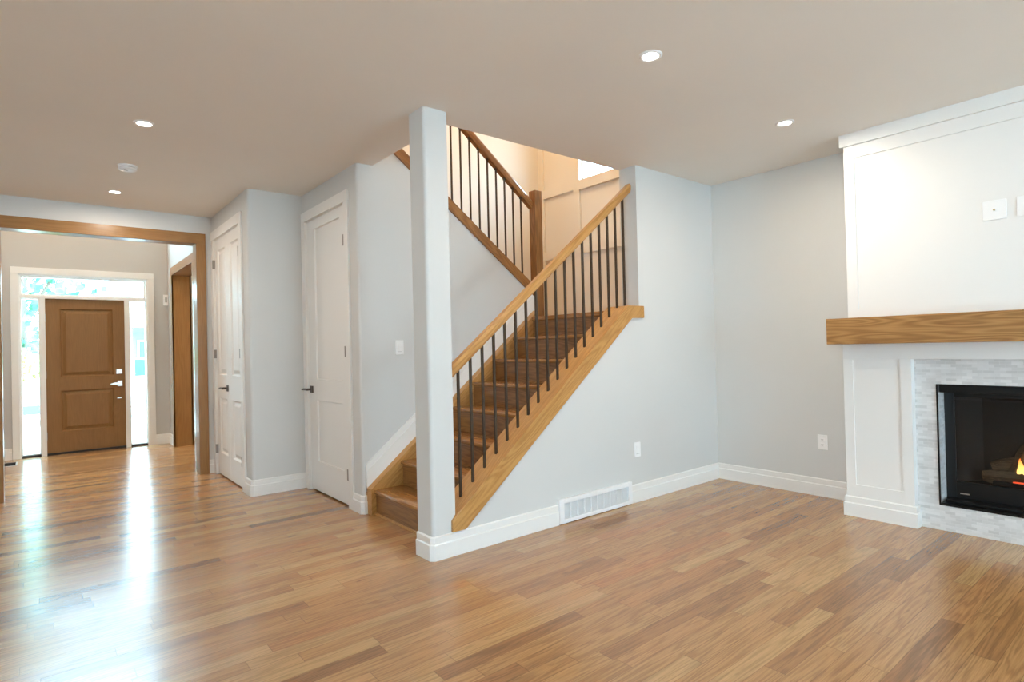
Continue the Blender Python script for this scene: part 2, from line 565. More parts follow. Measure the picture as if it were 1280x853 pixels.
def wloc(o):
    v = Vector((0, 0, 0))
    while o is not None:
        v += o.location
        o = o.parent
    return v

def thing(name, label, cat, loc=(0, 0, 0), group=None):
    o = bpy.data.objects.new(name, None)
    o.empty_display_size = 0.1
    C.objects.link(o)
    o.location = loc
    return tag(o, label, cat, group)

def tag(o, label, cat, group=None):
    o['label'] = label
    o['category'] = cat
    if group:
        o['group'] = group
    return o

def struct(o):
    o['kind'] = 'structure'
    return o

def structroot(name, loc=(0, 0, 0)):
    o = bpy.data.objects.new(name, None)
    C.objects.link(o)
    o.location = loc
    return struct(o)

def dup(root, loc, label=None, group=None):
    r = root.copy()
    C.objects.link(r)
    r.location = loc
    if label:
        r['label'] = label
    if group:
        r['group'] = group
    for ch in list(root.children):
        c = ch.copy()
        C.objects.link(c)
        c.parent = r
        for g in ch.children:
            d = g.copy()
            C.objects.link(d)
            d.parent = c
    return r

def rounded(x, y, dx, dy, r, n=5):
    """rounded outside corner at (x,y); dx,dy point into the solid"""
    cx, cy = x + dx * r, y + dy * r
    pts = []
    for i in range(n + 1):
        t = (PI / 2) * i / n
        pts.append((cx - dx * r * math.cos(t), cy - dy * r * math.sin(t)))
    return pts

# ------------------------------------------------------------------ key dimensions (metres)
H = 2.74
YW, YWB = 3.009, 3.18          # stair wall front and back face
XC = 4.898                     # right wall
XL, YB = -4.6, -3.6            # unseen left wall, rear wall
COL0, COL1 = 1.794, 1.960      # column
XA, YA = 1.4255, 5.4525        # closet bump corner
XB, YS = 1.912, 4.237          # second closet door wall, stair side wall
YH = 6.853                     # wall with the cased opening
YD = 9.62                      # entry wall
XE = 1.41                      # entry hall right wall
YBK = 5.40                     # back wall of the stairwell
SL = 0.806                     # slope of lower flight

# ================================================================== ROOM SHELL
struct(MB().box(XL - .15, XC + .15, YB - .15, YD + .15, -0.12, 0).build('floor', M['floor']))
cl = MB()
cl.box(XL, XC, YB, YWB, H, H + .31)
cl.box(XL, 2.05, YWB, YH + .14, H, H + .31)
struct(cl.build('ceiling', M['ceiling']))
# stair wall (knee wall under the railing, full height on the right)
struct(MB().prism([(1.955, 0), (XC, 0), (XC, H), (3.79, H), (3.79, 1.53), (3.625, 1.53), (1.955, .197)], 'Y', YW, YWB)
       .build('wall_front', M['wall']))
# right wall, rising through the stairwell, with the landing window
WIN = (3.70, 4.70, 3.19, 3.85)
struct(MB().box(XC, XC + .15, YB, YW + .08, 0, 5.5).build('wall_right', M['wall']))
struct(MB().wallbox('X', XC, XC + .15, YW + .08, YBK + .15, 0, 5.5, [WIN]).build('wall_stairwell_right', M['cream']))
struct(MB().wallbox('Y', YB - .15, YB, XL, XC, 0, H, [(1.4, 3.2, .55, 2.25)]).build('wall_rear', M['wall']))
struct(MB().wallbox('X', XL - .15, XL, YB, YH, 0, H, [(-2.5, -.5, .55, 2.25)]).build('wall_left', M['wall']))
# wall with the wood-cased opening to the entry hall
OX0, OX1, OZ = -0.287, 1.270, 2.445
struct(MB().wallbox('Y', YH, YH + .14, XL, XA + .1, 0, 5.2, [(OX0 - .015, OX1 + .015, 0, OZ + .015)]).build('wall_hall', M['wall']))
# closet bump-out
C1 = (5.72, 6.75, 0, 2.475)
wc = MB().wallbox('X', XA, XA + .1, YA + .1, YH, 0, H, [C1])
wc.prism(rounded(XA, YA, 1, 1, .02)[::-1] + [(XA, YA + .1), (XA + .1, YA + .1), (XA + .1, YA)], 'Z', 0, H)
wc.box(XA + .1, XB + .11, YA, YA + .1, 0, H)
struct(wc.build('wall_closet', M['wall']))
C2 = (4.47, 5.36, 0, 2.475)
wc = MB().wallbox('X', XB, XB + .11, YS + .1, YA, 0, H, [C2])
wc.prism(rounded(XB, YS, 1, 1, .02)[::-1] + [(XB, YS + .1), (XB + .11, YS + .1), (XB + .11, YS)], 'Z', 0, H)
struct(wc.build('wall_closet_stair', M['wall']))
# stair side wall under the upper flight
UB = lambda x: 1.864 + .75 * (3.583 - x)       # underside of the upper string, at the wall face
struct(MB().prism([(XB + .11, 0), (3.75, 0), (3.75, UB(3.75) + .04), (2.05, UB(2.05) + .04), (2.05, H), (XB + .11, H)], 'Y', YS, YS + .12)
       .build('wall_stair_side', M['wall']))
# stairwell shell
struct(MB().box(XB + .11, XC, YBK, YBK + .15, 0, H + .31).box(1.0, XC, YBK, YBK + .15, H + .31, 5.5).build('wall_stairwell_back', M['cream']))
struct(MB().box(.85, 1.0, YWB - .2, YBK + .15, H + .31, 5.5).build('wall_stairwell_left', M['cream']))
struct(MB().box(1.0, XC, YWB - .2, YWB, H + .31, 5.5).build('wall_stairwell_front', M['cream']))
struct(MB().box(.85, XC + .15, YWB - .2, YBK + .15, 5.5, 5.6).build('ceiling_stairwell', M['ceiling']))
struct(MB().box(1.0, 2.05, 4.36, YBK, H + .27, H + .31).build('floor_upstairs', M['oak_y']))
lf = MB()
lf.box(3.637, XC, YWB, YBK, 1.36, 1.51)
lf.box(3.612, XC, YWB + .015, YS - .09, 1.512, 1.552, .008)
lf.box(3.76, XC, YS - .09, YBK, 1.512, 1.552)
struct(lf.build('floor_landing', M['oak_y']))
# entry hall
DO = (-0.24, 1.16, 0, 2.35)
UW = (-0.35, 1.25, 2.98, 4.7)           # upper window of the two-storey entry, above the opening's head
struct(MB().wallbox('Y', YD, YD + .15, -1.4, 4.2, 0, 5.2, [DO, UW]).build('wall_entry', M['entry']))
SO = (7.75, 9.17, 0, 2.375)
struct(MB().wallbox('X', XE, XE + .2, YH + .14, YD, 0, 5.2, [(SO[0] - .015, SO[1] + .015, 0, SO[3] + .015)]).build('wall_entry_right', M['entry']))
struct(MB().box(-1.4, -1.25, YH + .14, YD, 0, 5.2).build('wall_entry_left', M['entry']))
struct(MB().box(-1.4, XE + .2, YH + .14, YD + .15, 5.2, 5.3).build('ceiling_entry', M['ceiling']))
struct(MB().box(XE + .2, 4.2, YH + .14, YH + .3, 0, H).build('wall_study_front', M['cream']))
struct(MB().box(4.05, 4.2, YH + .3, YD, 0, H).build('wall_study_right', M['cream']))
struct(MB().box(XE + .2, 4.2, YH + .14, YD, H, H + .1).build('ceiling_study', M['ceiling']))

# ------------------------------------------------------------------ baseboards
BASE = [(0, 0), (.018, 0), (.018, .092), (.011, .098), (.011, .136), (.004, .142), (0, .142)]
def base(name, path, side):
    return struct(MB().sweep(BASE, path, side).build(name, M['white']))
base('baseboard_front', [(COL1, YW), (2.822, YW)], -1)
base('baseboard_front_corner', [(3.617, YW), (XC, YW), (XC, 1.745)], -1)
base('baseboard_right', [(XC, -.42), (XC, YB)], -1)
base('baseboard_closet', [(XA, 5.635), (XA, YA + .012), (XA + .012, YA), (XB, YA)], -1)
base('baseboard_stair_corner', [(XB, 4.385), (XB, YS + .014), (XB + .014, YS), (1.945, YS)], -1)
base('baseboard_hall', [(1.36, YH), (XA, YH), (XA, 6.837)], -1)
base('baseboard_hall_left', [(XL, YH), (OX0 - .09, YH)], -1)
base('baseboard_entry', [(1.235, YD), (XE, YD), (XE, 9.285)], -1)
base('baseboard_entry_left', [(-1.25, YH + .14), (-1.25, YD), (-.32, YD)], -1)
base('baseboard_study', [(XE + .2, YD), (4.05, YD)], -1)
# white skirting that climbs the stair side wall
SK = lambda x: .206 + SL * (x - 1.951)
bs = MB()
bs.prism([(1.943, SK(1.943) - .03), (3.72, SK(3.72) - .03), (3.72, SK(3.72) + .13), (1.943, SK(1.943) + .13)], 'Y', YS - .015, YS + .002)
bs.prism([(1.943, SK(1.943) + .125), (3.72, SK(3.72) + .125), (3.72, SK(3.72) + .185), (1.943, SK(1.943) + .185)], 'Y', YS - .009, YS + .002)
struct(bs.build('baseboard_stair', M['white']))

# ------------------------------------------------------------------ wood-cased opening
def cased_opening(name, axis, face, back, u0, u1, z, w, hw, mats, far=True):
    root = structroot(name)
    jam = MB()
    for a, b in ((u0 - .015, u0), (u1, u1 + .015)):
        jam.box(a, b, face - .018, back + .018, 0, z + .015) if axis == 'Y' else jam.box(face - .018, back + .018, a, b, 0, z + .015)
    jam.build('jamb', mats[0], root)
    h = MB()
    h.box(u0, u1, face - .018, back + .018, z, z + .015) if axis == 'Y' else h.box(face - .018, back + .018, u0, u1, z, z + .015)
    h.build('head_jamb', mats[1], root)
    for nm, fa, fb in (('casing', face - .02, face), ('casing', back, back + .02)):
        for a, b in ((u0 - w, u0), (u1, u1 + w)):
            c = MB()
            c.box(a, b, fa, fb, 0, z, .002) if axis == 'Y' else c.box(fa, fb, a, b, 0, z, .002)
            c.build(nm, mats[0], root)
        c = MB()
        c.box(u0 - w, u1 + w, fa, fb, z, z + hw, .002) if axis == 'Y' else c.box(fa, fb, u0 - w, u1 + w, z, z + hw, .002)
        c.build('head_casing', mats[1], root)
    return root
cased_opening('trim_1', 'Y', YH, YH + .14, OX0, OX1, OZ, .09, .111, (M['case_z'], M['case_x']))
cased_opening('trim_2', 'X', XE, XE + .2, SO[0], SO[1], SO[3], .105, .108, (M['case_z'], M['case_y']))

# ------------------------------------------------------------------ landing wall panelling
tr = MB()
T0 = XC - .028
for y0, y1 in ((5.31, 5.40), (4.69, 4.79), (3.18, 3.27)):
    tr.box(T0, XC, y0, y1, 1.552, 5.2)
for z0, z1 in ((2.335, 2.435),):
    tr.box(T0 - .001, XC, 3.27, 5.31, z0, z1)
tr.box(T0 - .001, XC, 4.79, 5.31, 3.10, 3.20)
tr.box(T0 - .012, XC, 3.27, 4.69, 3.08, 3.19)
tr.box(T0 - .001, XC, 3.27, 5.31, 1.552, 1.70)
struct(tr.build('trim_3', M['cream']))
w = structroot('window_4', (XC + .05, 4.0, 3.19))
fr = MB()
fr.box(XC + .03, XC + .10, WIN[0], WIN[0] + .05, WIN[2], WIN[3]).box(XC + .03, XC + .10, WIN[1] - .025, WIN[1], WIN[2], WIN[3])
fr.box(XC + .03, XC + .10, WIN[0], WIN[1], WIN[2], WIN[2] + .03).box(XC + .03, XC + .10, WIN[0], WIN[1], WIN[3] - .05, WIN[3])
fr.build('window_frame', M['white'], w)
MB().box(XC + .06, XC + .066, WIN[0] + .05, WIN[1] - .025, WIN[2] + .03, WIN[3] - .05).build('pane', M['glass'], w)

# ================================================================== COLUMN
col = thing('column', 'pale grey square column with white base, floor to ceiling at the foot of the stair railing', 'column', ((COL0 + COL1) / 2, (YW + YWB) / 2, 0))
MB().prism(rounded(COL0, YW, 1, 1, .022, 10) + [(COL1, YW), (COL1, YWB), (COL0, YWB)], 'Z', 0, H).build('shaft', M['wall'], col)
MB().sweep(BASE, [(COL0, YWB), (COL0, YW + .014), (COL0 + .014, YW), (COL1, YW)], -1).build('base_trim', M['white'], col)

# ================================================================== LOWER STAIR
NX = lambda k: 1.96 + .236 * (k - 1)
st = thing('staircase', 'oak staircase of closed treads rising from the column to the landing', 'staircase', (1.96, 3.7, 0))
YT0, YT1 = YWB + .012, 4.152
t1 = MB().box(NX(1), NX(1) + .275, YT0, YT1, .194 - .028, .194, .009).build('tread', M['oak_y'], st, True)
r1 = MB().box(NX(1) + .022, NX(1) + .040, YT0, YT1, 0, .194 - .026).build('riser', M['oak_riser_shaded'], st)
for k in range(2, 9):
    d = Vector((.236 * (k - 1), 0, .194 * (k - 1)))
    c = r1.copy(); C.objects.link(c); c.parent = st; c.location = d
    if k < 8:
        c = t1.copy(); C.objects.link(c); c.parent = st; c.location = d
MB().box(NX(1) + .012, NX(1) + .022, YT0, YT1, 0, .016).build('shoe_moulding', M['oak_x'], st)
sk = MB().prism([(1.943, 0), (2.1, 0), (3.70, 1.25), (3.70, SK(3.70)), (1.943, SK(1.943))], 'Y', YT1 - .002, YS)
sk.build('skirt_board', M['oak_slope'], st)
# cap and face trim of the knee wall
CT = lambda x: .246 + .798 * (x - 1.958)
cp = MB().prism([(1.961, CT(1.961) - .045), (3.63, 1.58 - .045), (3.789, 1.58 - .045), (3.789, 1.58), (3.63, 1.58), (1.961, CT(1.961))], 'Y', YW - .002, YWB + .03, .003)
cp.build('wall_cap', M['oak_slope'], st)
fc = MB().prism([(1.928, .146), (2.024, .146), (3.675, 1.483), (3.83, 1.483), (3.83, 1.581), (3.63, 1.581), (1.958, .247), (1.928, .212)], 'Y', YW - .022, YW, .003)
fc.build('face_trim', M['oak_slope'], st)
fc = MB().prism([(1.97, CT(1.97) - .20), (3.62, CT(3.62) - .20), (3.62, CT(3.62) - .046), (1.97, CT(1.97) - .046)], 'Y', YWB, YWB + .022)
fc.build('inner_string', M['oak_slope'], st)

rl = thing('stair_railing', 'honey oak handrail on dark square balusters from column up to the wall corner', 'railing', (2.9, 3.09, .3))
RB = lambda x: 1.087 + .806 * (x - 1.998)
def rail(x0, x1, fn, yc, mat, parent, hh=.072, ww=.062):
    m = MB()
    pts = []
    w = ww / 2
    prof = [(-w * .8, 0), (w * .8, 0), (w, hh * .25), (w, hh * .7), (w * .62, hh), (-w * .62, hh), (-w, hh * .7), (-w, hh * .25)]
    va = [m.bm.verts.new((x0, yc + p[0], fn(x0) + p[1])) for p in prof]
    vb = [m.bm.verts.new((x1, yc + p[0], fn(x1) + p[1])) for p in prof]
    n = len(prof)
    for i in range(n):
        m.bm.faces.new((va[i], va[(i + 1) % n], vb[(i + 1) % n], vb[i]))
    m.bm.faces.new(va[::-1]); m.bm.faces.new(vb)
    return m.build('handrail', mat, parent)
rail(1.961, 3.789, RB, 3.09, M['oak_slope'], rl)
for k in range(18):
    x = 2.057 + .0973 * k
    zb = min(CT(x), 1.58) - .002
    b_ = MB().box(x - .0075, x + .0075, 3.0825, 3.0975, zb, RB(x) + .012)
    b_.build('baluster', M['iron'], rl)

# ================================================================== UPPER FLIGHT
us = thing('staircase', 'upper stair flight turning back above the switch wall, closed oak string', 'staircase', (3.0, 4.8, 1.552))
tm = MB().box(3.80 - .27, 3.80 + .012, YS + .12, YBK, 1.552 + .166, 1.552 + .194, .008).build('tread', M['oak_y'], us)
rm = MB().box(3.775, 3.79, YS + .12, YBK, 1.552, 1.552 + .166).build('riser', M['oak_y'], us)
for k in range(1, 8):
    d = Vector((-.25 * k, 0, .188 * k))
    c = rm.copy(); C.objects.link(c); c.parent = us; c.location = d
    if k < 7:
        c = tm.copy(); C.objects.link(c); c.parent = us; c.location = d
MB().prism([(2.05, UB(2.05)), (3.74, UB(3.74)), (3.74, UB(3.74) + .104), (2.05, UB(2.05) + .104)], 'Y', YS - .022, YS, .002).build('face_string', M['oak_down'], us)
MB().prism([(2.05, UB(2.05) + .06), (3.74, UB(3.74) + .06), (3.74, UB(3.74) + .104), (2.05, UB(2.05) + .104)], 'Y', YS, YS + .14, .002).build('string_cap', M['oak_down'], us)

ur = thing('stair_railing', 'darker oak handrail with thin balusters ending at square newel post on the landing', 'railing', (3.0, 4.29, 1.552))
UR = lambda x: 2.690 + .765 * (3.664 - x)
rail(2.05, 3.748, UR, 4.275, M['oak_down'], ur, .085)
for k in range(15):
    x = 3.622 - .0995 * k
    b_ = MB().box(x - .0065, x + .0065, 4.2685, 4.2815, UB(x) + .098, UR(x) + .015)
    b_.box(x - .011, x + .011, 4.264, 4.286, UR(x) - .016, UR(x) + .012, .002)
    b_.build('baluster', M['iron'], ur)
nw = MB().box(3.745, 3.836, 4.205, 4.296, 1.548, 2.80, .004)
nw.build('newel_post', M['oak_z'], ur)

# ================================================================== DOORS
def leaf(w, h, t, panels, depth, raised, name, mat, parent, loc, rotz):
    """panelled leaf: local x across, -y is the face, z up; panels are (x0,x1,z0,z1)"""
    m = MB()
    us = sorted({0, w} | {p[0] for p in panels} | {p[1] for p in panels})
    zs = sorted({0, h} | {p[2] for p in panels} | {p[3] for p in panels})
    def inpan(x, z):
        return any(p[0] < x < p[1] and p[2] < z < p[3] for p in panels)
    for i in range(len(us) - 1):
        for j in range(len(zs) - 1):
            if not inpan((us[i] + us[i + 1]) / 2, (zs[j] + zs[j + 1]) / 2):
                m.quad((us[i], 0, zs[j]), (us[i + 1], 0, zs[j]), (us[i + 1], 0, zs[j + 1]), (us[i], 0, zs[j + 1]))
    def ring(a, ya, b, yb):
        A = [(a[0], ya, a[2]), (a[1], ya, a[2]), (a[1], ya, a[3]), (a[0], ya, a[3])]
        B = [(b[0], yb, b[2]), (b[1], yb, b[2]), (b[1], yb, b[3]), (b[0], yb, b[3])]
        for i in range(4):
            m.quad(A[i], A[(i + 1) % 4], B[(i + 1) % 4], B[i])
    ins = lambda p, d: (p[0] + d, p[1] - d, p[2] + d, p[3] - d)
    for p in panels:
        if raised:
            q = ins(p, .014); ring(p, 0, q, depth)
            q2 = ins(q, .012); ring(q, depth, q2, depth)
            q3 = ins(q2, raised); ring(q2, depth, q3, depth * .25)
            q = q3; yq = depth * .25
        else:
            q = ins(p, .006); ring(p, 0, q, depth); yq = depth
        m.quad((q[0], yq, q[2]), (q[1], yq, q[2]), (q[1], yq, q[3]), (q[0], yq, q[3]))
    m.quad((0, t, 0), (0, t, h), (w, t, h), (w, t, 0))
    m.quad((0, 0, 0), (0, 0, h), (0, t, h), (0, t, 0)); m.quad((w, 0, 0), (w, t, 0), (w, t, h), (w, 0, h))
    m.quad((0, 0, h), (w, 0, h), (w, t, h), (0, t, h)); m.quad((0, 0, 0), (0, t, 0), (w, t, 0), (w, 0, 0))
    bmesh.ops.remove_doubles(m.bm, verts=m.bm.verts, dist=1e-5)
    R = Matrix.Rotation(rotz, 4, 'Z')
    for v in m.bm.verts:
        v.co = R @ v.co + Vector(loc)
    return m.build(name, mat, parent)

def casing(axis, face, u0, u1, z, w, hw, parent, mat=None):
    """white casing legs and head on the room side of an opening"""
    mat = mat or M['white']
    for a, b in ((u0 - w, u0), (u1, u1 + w)):
        c = MB()
        c.box(face - .018, face, a, b, 0, z, .002) if axis == 'X' else c.box(a, b, face - .018, face, 0, z, .002)
        c.build('casing', mat, parent)
    c = MB()
    c.box(face - .0185, face, u0 - w, u1 + w, z, z + hw, .002) if axis == 'X' else c.box(u0 - w, u1 + w, face - .0185, face, z, z + hw, .002)
    c.build('casing', mat, parent)

def door_jamb(x0, x1, h, parent, depth=.11):
    j = MB()
    j.box(x0, x0 + depth, h[0], h[0] + .004, 0, h[3]).box(x0, x0 + depth, h[1] - .004, h[1], 0, h[3])
    j.box(x0, x0 + depth, h[0], h[1], h[3] - .004, h[3])
    j.build('jamb', M['white'], parent)
    MB().box(x0 + .055, x0 + .075, h[0], h[1], 0, h[3]).build('closet_shade', M['dark'], parent)

def lever(x, y, z, parent, mat, back=.012):
    """lever on a face looking to -X, pointing to +Y"""
    hd = MB().box(x - .012, x, y - .032, y + .032, z - .032, z + .032, .003).build('door_handle', mat, parent)
    MB().tube((x - .008, y, z), (x - .052, y, z), .011, .011, 12).build('spindle', mat, hd)
    m = MB().prism([(y - .012, z - .010), (y + .06, z - .009), (y + .125, z - .012), (y + .125, z + .002), (y + .06, z + .010), (y - .012, z + .010)], 'X', x - .058, x - .044, .003)
    m.build('lever', mat, hd)

# door 2: double closet door with four raised panels
d2 = structroot('door_2', (XA, 6.235, 0))
casing('X', XA, C1[0], C1[1], C1[3], .085, .095, d2)
door_jamb(XA, XA + .1, C1, d2, .10)
lw = (C1[1] - C1[0] - .014) / 2
fx = XA + .006
for i, y1 in enumerate((C1[1] - .005, C1[1] - .005 - lw - .004)):
    pn = [(.105, lw - .095, .225, .80), (.105, lw - .095, 1.04, 2.34)]
    lf_ = leaf(lw, 2.455, .035, pn, .018, .03, 'door_leaf', M['white'], d2, (fx, y1, .014), -PI / 2)
    hy = C1[1] - .003 if i == 0 else C1[0] + .003
    for z in (.27, 1.27, 2.22):
        MB().box(XA - .0195, XA + .004, hy - .012, hy + .012, z - .045, z + .045).build('hinge', M['hinge'], d2)
lever(fx, C1[1] - .005 - lw + .06, .925, d2, M['bronze'])

# door 3: flat panel closet door beside the stair
d3 = structroot('door_3', (XB, 4.915, 0))
casing('X', XB, C2[0], C2[1], C2[3], .085, .09, d3)
door_jamb(XB, XB + .11, C2, d3)
fx = XB + .006
dw = C2[1] - C2[0] - .010
leaf(dw, 2.455, .035, [(.175, dw - .125, .265, .82), (.175, dw - .125, 1.005, 2.37)], .014, 0, 'door_leaf', M['white'], d3, (fx, C2[1] - .005, .014), -PI / 2)
for z in (.27, 1.265, 2.17):
    MB().box(XB - .0195, XB + .004, C2[0] - .009, C2[0] + .015, z - .045, z + .045).build('hinge', M['hinge'], d3)
lever(fx, C2[1] - .065, .925, d3, M['bronze'])

# entry door unit: door 1 with side lights (windows 1, 2) and transom (window 3)
DX0, DX1 = .024, .882
d1 = structroot('door_1', (.45, YD, 0))
casing('Y', YD, DO[0], DO[1], DO[3], .075, .085, d1)
fr = MB()
fr.box(DO[0], DO[0] + .016, YD, YD + .15, 0, 2.35).box(DO[1] - .022, DO[1], YD, YD + .15, 0, 2.35)
fr.box(DO[0], DO[1], YD, YD + .15, 2.335, 2.35)
fr.box(-.034, DX0, YD + .005, YD + .13, 0, 2.044).box(DX1, .938, YD + .005, YD + .13, 0, 2.044)
fr.box(DO[0], DO[1], YD + .005, YD + .13, 2.044, 2.075)
fr.build('door_frame', M['white'], d1)
MB().box(DO[0] + .016, DO[1] - .022, YD + .01, YD + .15, 0, .028).build('threshold', M['seal'], d1)
fl = leaf(DX1 - DX0, 2.016, .045, [(.150, .725, .27, .805), (.150, .725, .985, 1.885)], .020, .035, 'door_leaf', M['door'], d1, (DX0, YD + .03, .028), 0)
for z in (.25, 1.05, 1.79):
    MB().box(DX0 - .022, DX0 + .006, YD + .012, YD + .032, z - .05, z + .05).build('hinge', M['hinge'], d1)
hb = MB().box(.775, .848, YD + .012, YD + .03, 1.025, 1.095, .006).build('deadbolt', M['nickel'], d1)
MB().box(.80, .822, YD - .002, YD + .013, 1.04, 1.08, .003).build('thumb_turn', M['nickel'], hb)
hp = MB().box(.79, .848, YD + .014, YD + .03, .855, .935, .006).build('door_handle', M['nickel'], d1)
MB().tube((.82, YD + .02, .895), (.82, YD - .03, .895), .012, .012, 12).build('spindle', M['nickel'], hp)
MB().prism([(.705, .885), (.83, .880), (.83, .908), (.76, .912), (.705, .896)], 'Y', YD - .040, YD - .024, .003).build('lever', M['nickel'], hp)
MB().box(.785, .835, YD + .02, YD + .03, .688, .702, .003).build('latch_plate', M['nickel'], d1)

def light_window(name, x0, x1, z0, z1, fw=.012):
    w = structroot(name, ((x0 + x1) / 2, YD + .06, z0))
    f = MB()
    f.box(x0, x0 + fw, YD + .04, YD + .09, z0, z1).box(x1 - fw, x1, YD + .04, YD + .09, z0, z1)
    f.box(x0 + fw, x1 - fw, YD + .04, YD + .09, z0, z0 + fw).box(x0 + fw, x1 - fw, YD + .04, YD + .09, z1 - fw, z1)
    f.build('window_frame', M['white'], w)
    MB().box(x0 + fw, x1 - fw, YD + .062, YD + .068, z0 + fw, z1 - fw).build('pane', M['glass'], w)
light_window('window_1', DO[0] + .016, -.034, .028, 2.044)
light_window('window_2', .938, DO[1] - .022, .028, 2.044)
light_window('window_3', DO[0] + .016, DO[1] - .022, 2.075, 2.335, .022)
light_window('window_5', UW[0], UW[1], UW[2], UW[3], .05)

# ================================================================== FIREPLACE
FX = 4.505
FY0, FY1 = -.42, 1.742          # right and left ends of the surround
OP = (.12, 1.20, .168, .958)     # opening for the firebox
TX = 4.57
fp = thing('fireplace_surround', 'white panelled fireplace surround with thick oak mantel and grey mosaic tile', 'fireplace', (FX, (FY0 + FY1) / 2, 0))
ch = MB().box(FX + .012, XC, FY0 + .045, 1.700, 1.41, H)
ch.build('chimney_breast', M['white'], fp)
m = MB()
m.box(FX, FX + .012, 1.632, 1.700, 1.41, H).box(FX, FX + .012, FY0 + .045, FY0 + .113, 1.41, H)
m.box(FX, FX + .012, FY0 + .113, 1.632, 1.41, 1.478).box(FX, FX + .012, FY0 + .113, 1.632, 2.562, H)
m.build('panel_frame', M['white'], fp)
MB().box(FX - .018, XC, FY0 + .025, 1.722, 2.652, H, .002).build('crown_board', M['white'], fp)
MB().box(4.285, XC, FY0 - .022, 1.763, 1.235, 1.415, .004).build('mantel_shelf', M['mantel'], fp)
MB().box(FX, XC, FY0, FY1, 1.126, 1.236, .002).build('frieze', M['white'], fp)
for y0, y1 in ((1.322, FY1), (FY0, FY0 + .42)):
    pl = MB().box(FX + .010, XC, y0, y1, 0, 1.126)
    w_ = .062
    pl.box(FX, FX + .010, y0, y0 + w_, .14, 1.126).box(FX, FX + .010, y1 - w_, y1, .14, 1.126)
    pl.box(FX, FX + .010, y0 + w_, y1 - w_, .14, .228).box(FX, FX + .010, y0 + w_, y1 - w_, 1.118, 1.126)
    p_ = pl.build('pilaster', M['white'], fp)
    MB().sweep(BASE, [(XC - .02, y1), (FX, y1), (FX, y0), (TX, y0)], 1 * -1).build('plinth', M['white'], p_)
tl = MB().wallbox('X', TX, XC - .01, FY0 + .42, 1.322, 0, 1.126, [(OP[0], OP[1], OP[2], OP[3])])
tl.build('tile_facing', M['tile'], fp)

gf = thing('gas_fireplace', 'black gas fireplace insert with glowing flame behind glass, in the tiled opening', 'fireplace', (TX + .2, (OP[0] + OP[1]) / 2, OP[2]))
y0, y1, z0, z1 = OP
m = MB()
e = .007
m.box(TX - .006, TX + .004, y1 - e, y1 + .002, z0, z1).box(TX - .006, TX + .004, y0, y0 + e, z0, z1)
m.box(TX - .006, TX + .02, y0, y1, z1 - e, z1 + .002).box(TX - .006, TX + .004, y0, y1, z0 - .002, z0 + e)
m.build('edge_trim', M['black'], gf)
UXF = TX + .15
m = MB()
m.box(TX + .002, UXF + .02, y0 + e, y1 - e, z0 + .001, z0 + .012)
m.box(TX + .05, UXF, y0 + .02, y1 - .02, z0 + .012, z0 + .03, .003)
m.build('base_ledge', M['black'], gf)
MB().box(TX + .03, UXF + .02, y0 + .01, y1 - .006, z1 - .055, z1 - .008, .004).build('hood', M['black'], gf)
fz0, fz1 = z0 + .012, z1 - .055
m = MB()
m.box(UXF, UXF + .02, y1 - .055, y1 - .001, fz0, fz1, .003).box(UXF, UXF + .02, y0 + .001, y0 + .055, fz0, fz1, .003)
m.box(UXF, UXF + .02, y0 + .055, y1 - .055, fz1 - .035, fz1, .003)
m.box(UXF + .001, UXF + .02, y0 + .055, y1 - .055, fz0, fz0 + .125, .003)
m.build('door_frame', M['black'], gf)
gy0, gy1, gz0, gz1 = y0 + .055, y1 - .055, fz0 + .125, fz1 - .035
MB().box(UXF + .012, UXF + .016, gy0, gy1, gz0, gz1).build('glass_pane', M['fireglass'], gf)
m = MB()
bx = UXF + .02
m.box(bx + .130, bx + .133, gy0 + .12, gy1 - .12, gz0, gz1)
for a, b in ((gy1, gy1 - .12), (gy0, gy0 + .12)):
    m.quad((bx, a, gz0), (bx + .130, b, gz0), (bx + .130, b, gz1), (bx, a, gz1))
m.quad((bx, gy0, gz1), (bx, gy1, gz1), (bx + .130, gy1 - .12, gz1), (bx + .130, gy0 + .12, gz1))
m.quad((bx, gy0, gz0), (bx, gy1, gz0), (bx + .130, gy1 - .12, gz0), (bx + .130, gy0 + .12, gz0))
m.build('firebox', M['soot'], gf)
MB().box(bx + .005, bx + .10, .36, .96, gz0 + .001, gz0 + .028, .004).build('burner', M['black'], gf)
def log(p0, p1, r0, r1, seed):
    rnd = random.Random(seed)
    m = MB()
    p0, p1 = Vector(p0), Vector(p1)
    d = (p1 - p0)
    a = d.normalized().orthogonal().normalized(); b = d.normalized().cross(a)
    rings = []
    ns, nr = 9, 14
    ph = [rnd.uniform(.86, 1.14) for _ in range(nr)]
    for i in range(ns):
        t = i / (ns - 1)
        r = (r0 + (r1 - r0) * t) * (.82 if i in (0, ns - 1) else 1) * rnd.uniform(.94, 1.06)
        rings.append([m.bm.verts.new(p0 + d * t + (a * math.cos(2 * PI * j / nr) + b * math.sin(2 * PI * j / nr)) * r * ph[j]) for j in range(nr)])
    for A, B in zip(rings, rings[1:]):
        for j in range(nr):
            m.bm.faces.new((A[j], A[(j + 1) % nr], B[(j + 1) % nr], B[j]))
    m.bm.faces.new(rings[0][::-1]); m.bm.faces.new(rings[-1])
    m.build('log', M['log'], gf, True)
lx = bx + .06
log((lx + .02, 1.02, gz0 + .045), (lx, .72, gz0 + .055), .042, .045, 1)
log((lx + .05, .98, gz0 + .10), (lx + .08, .70, gz0 + .20), .034, .040, 2)
log((lx + .02, .86, gz0 + .06), (lx + .09, .80, gz0 + .25), .04, .036, 5)
log((lx, .60, gz0 + .05), (lx + .01, .32, gz0 + .055), .044, .04, 3)
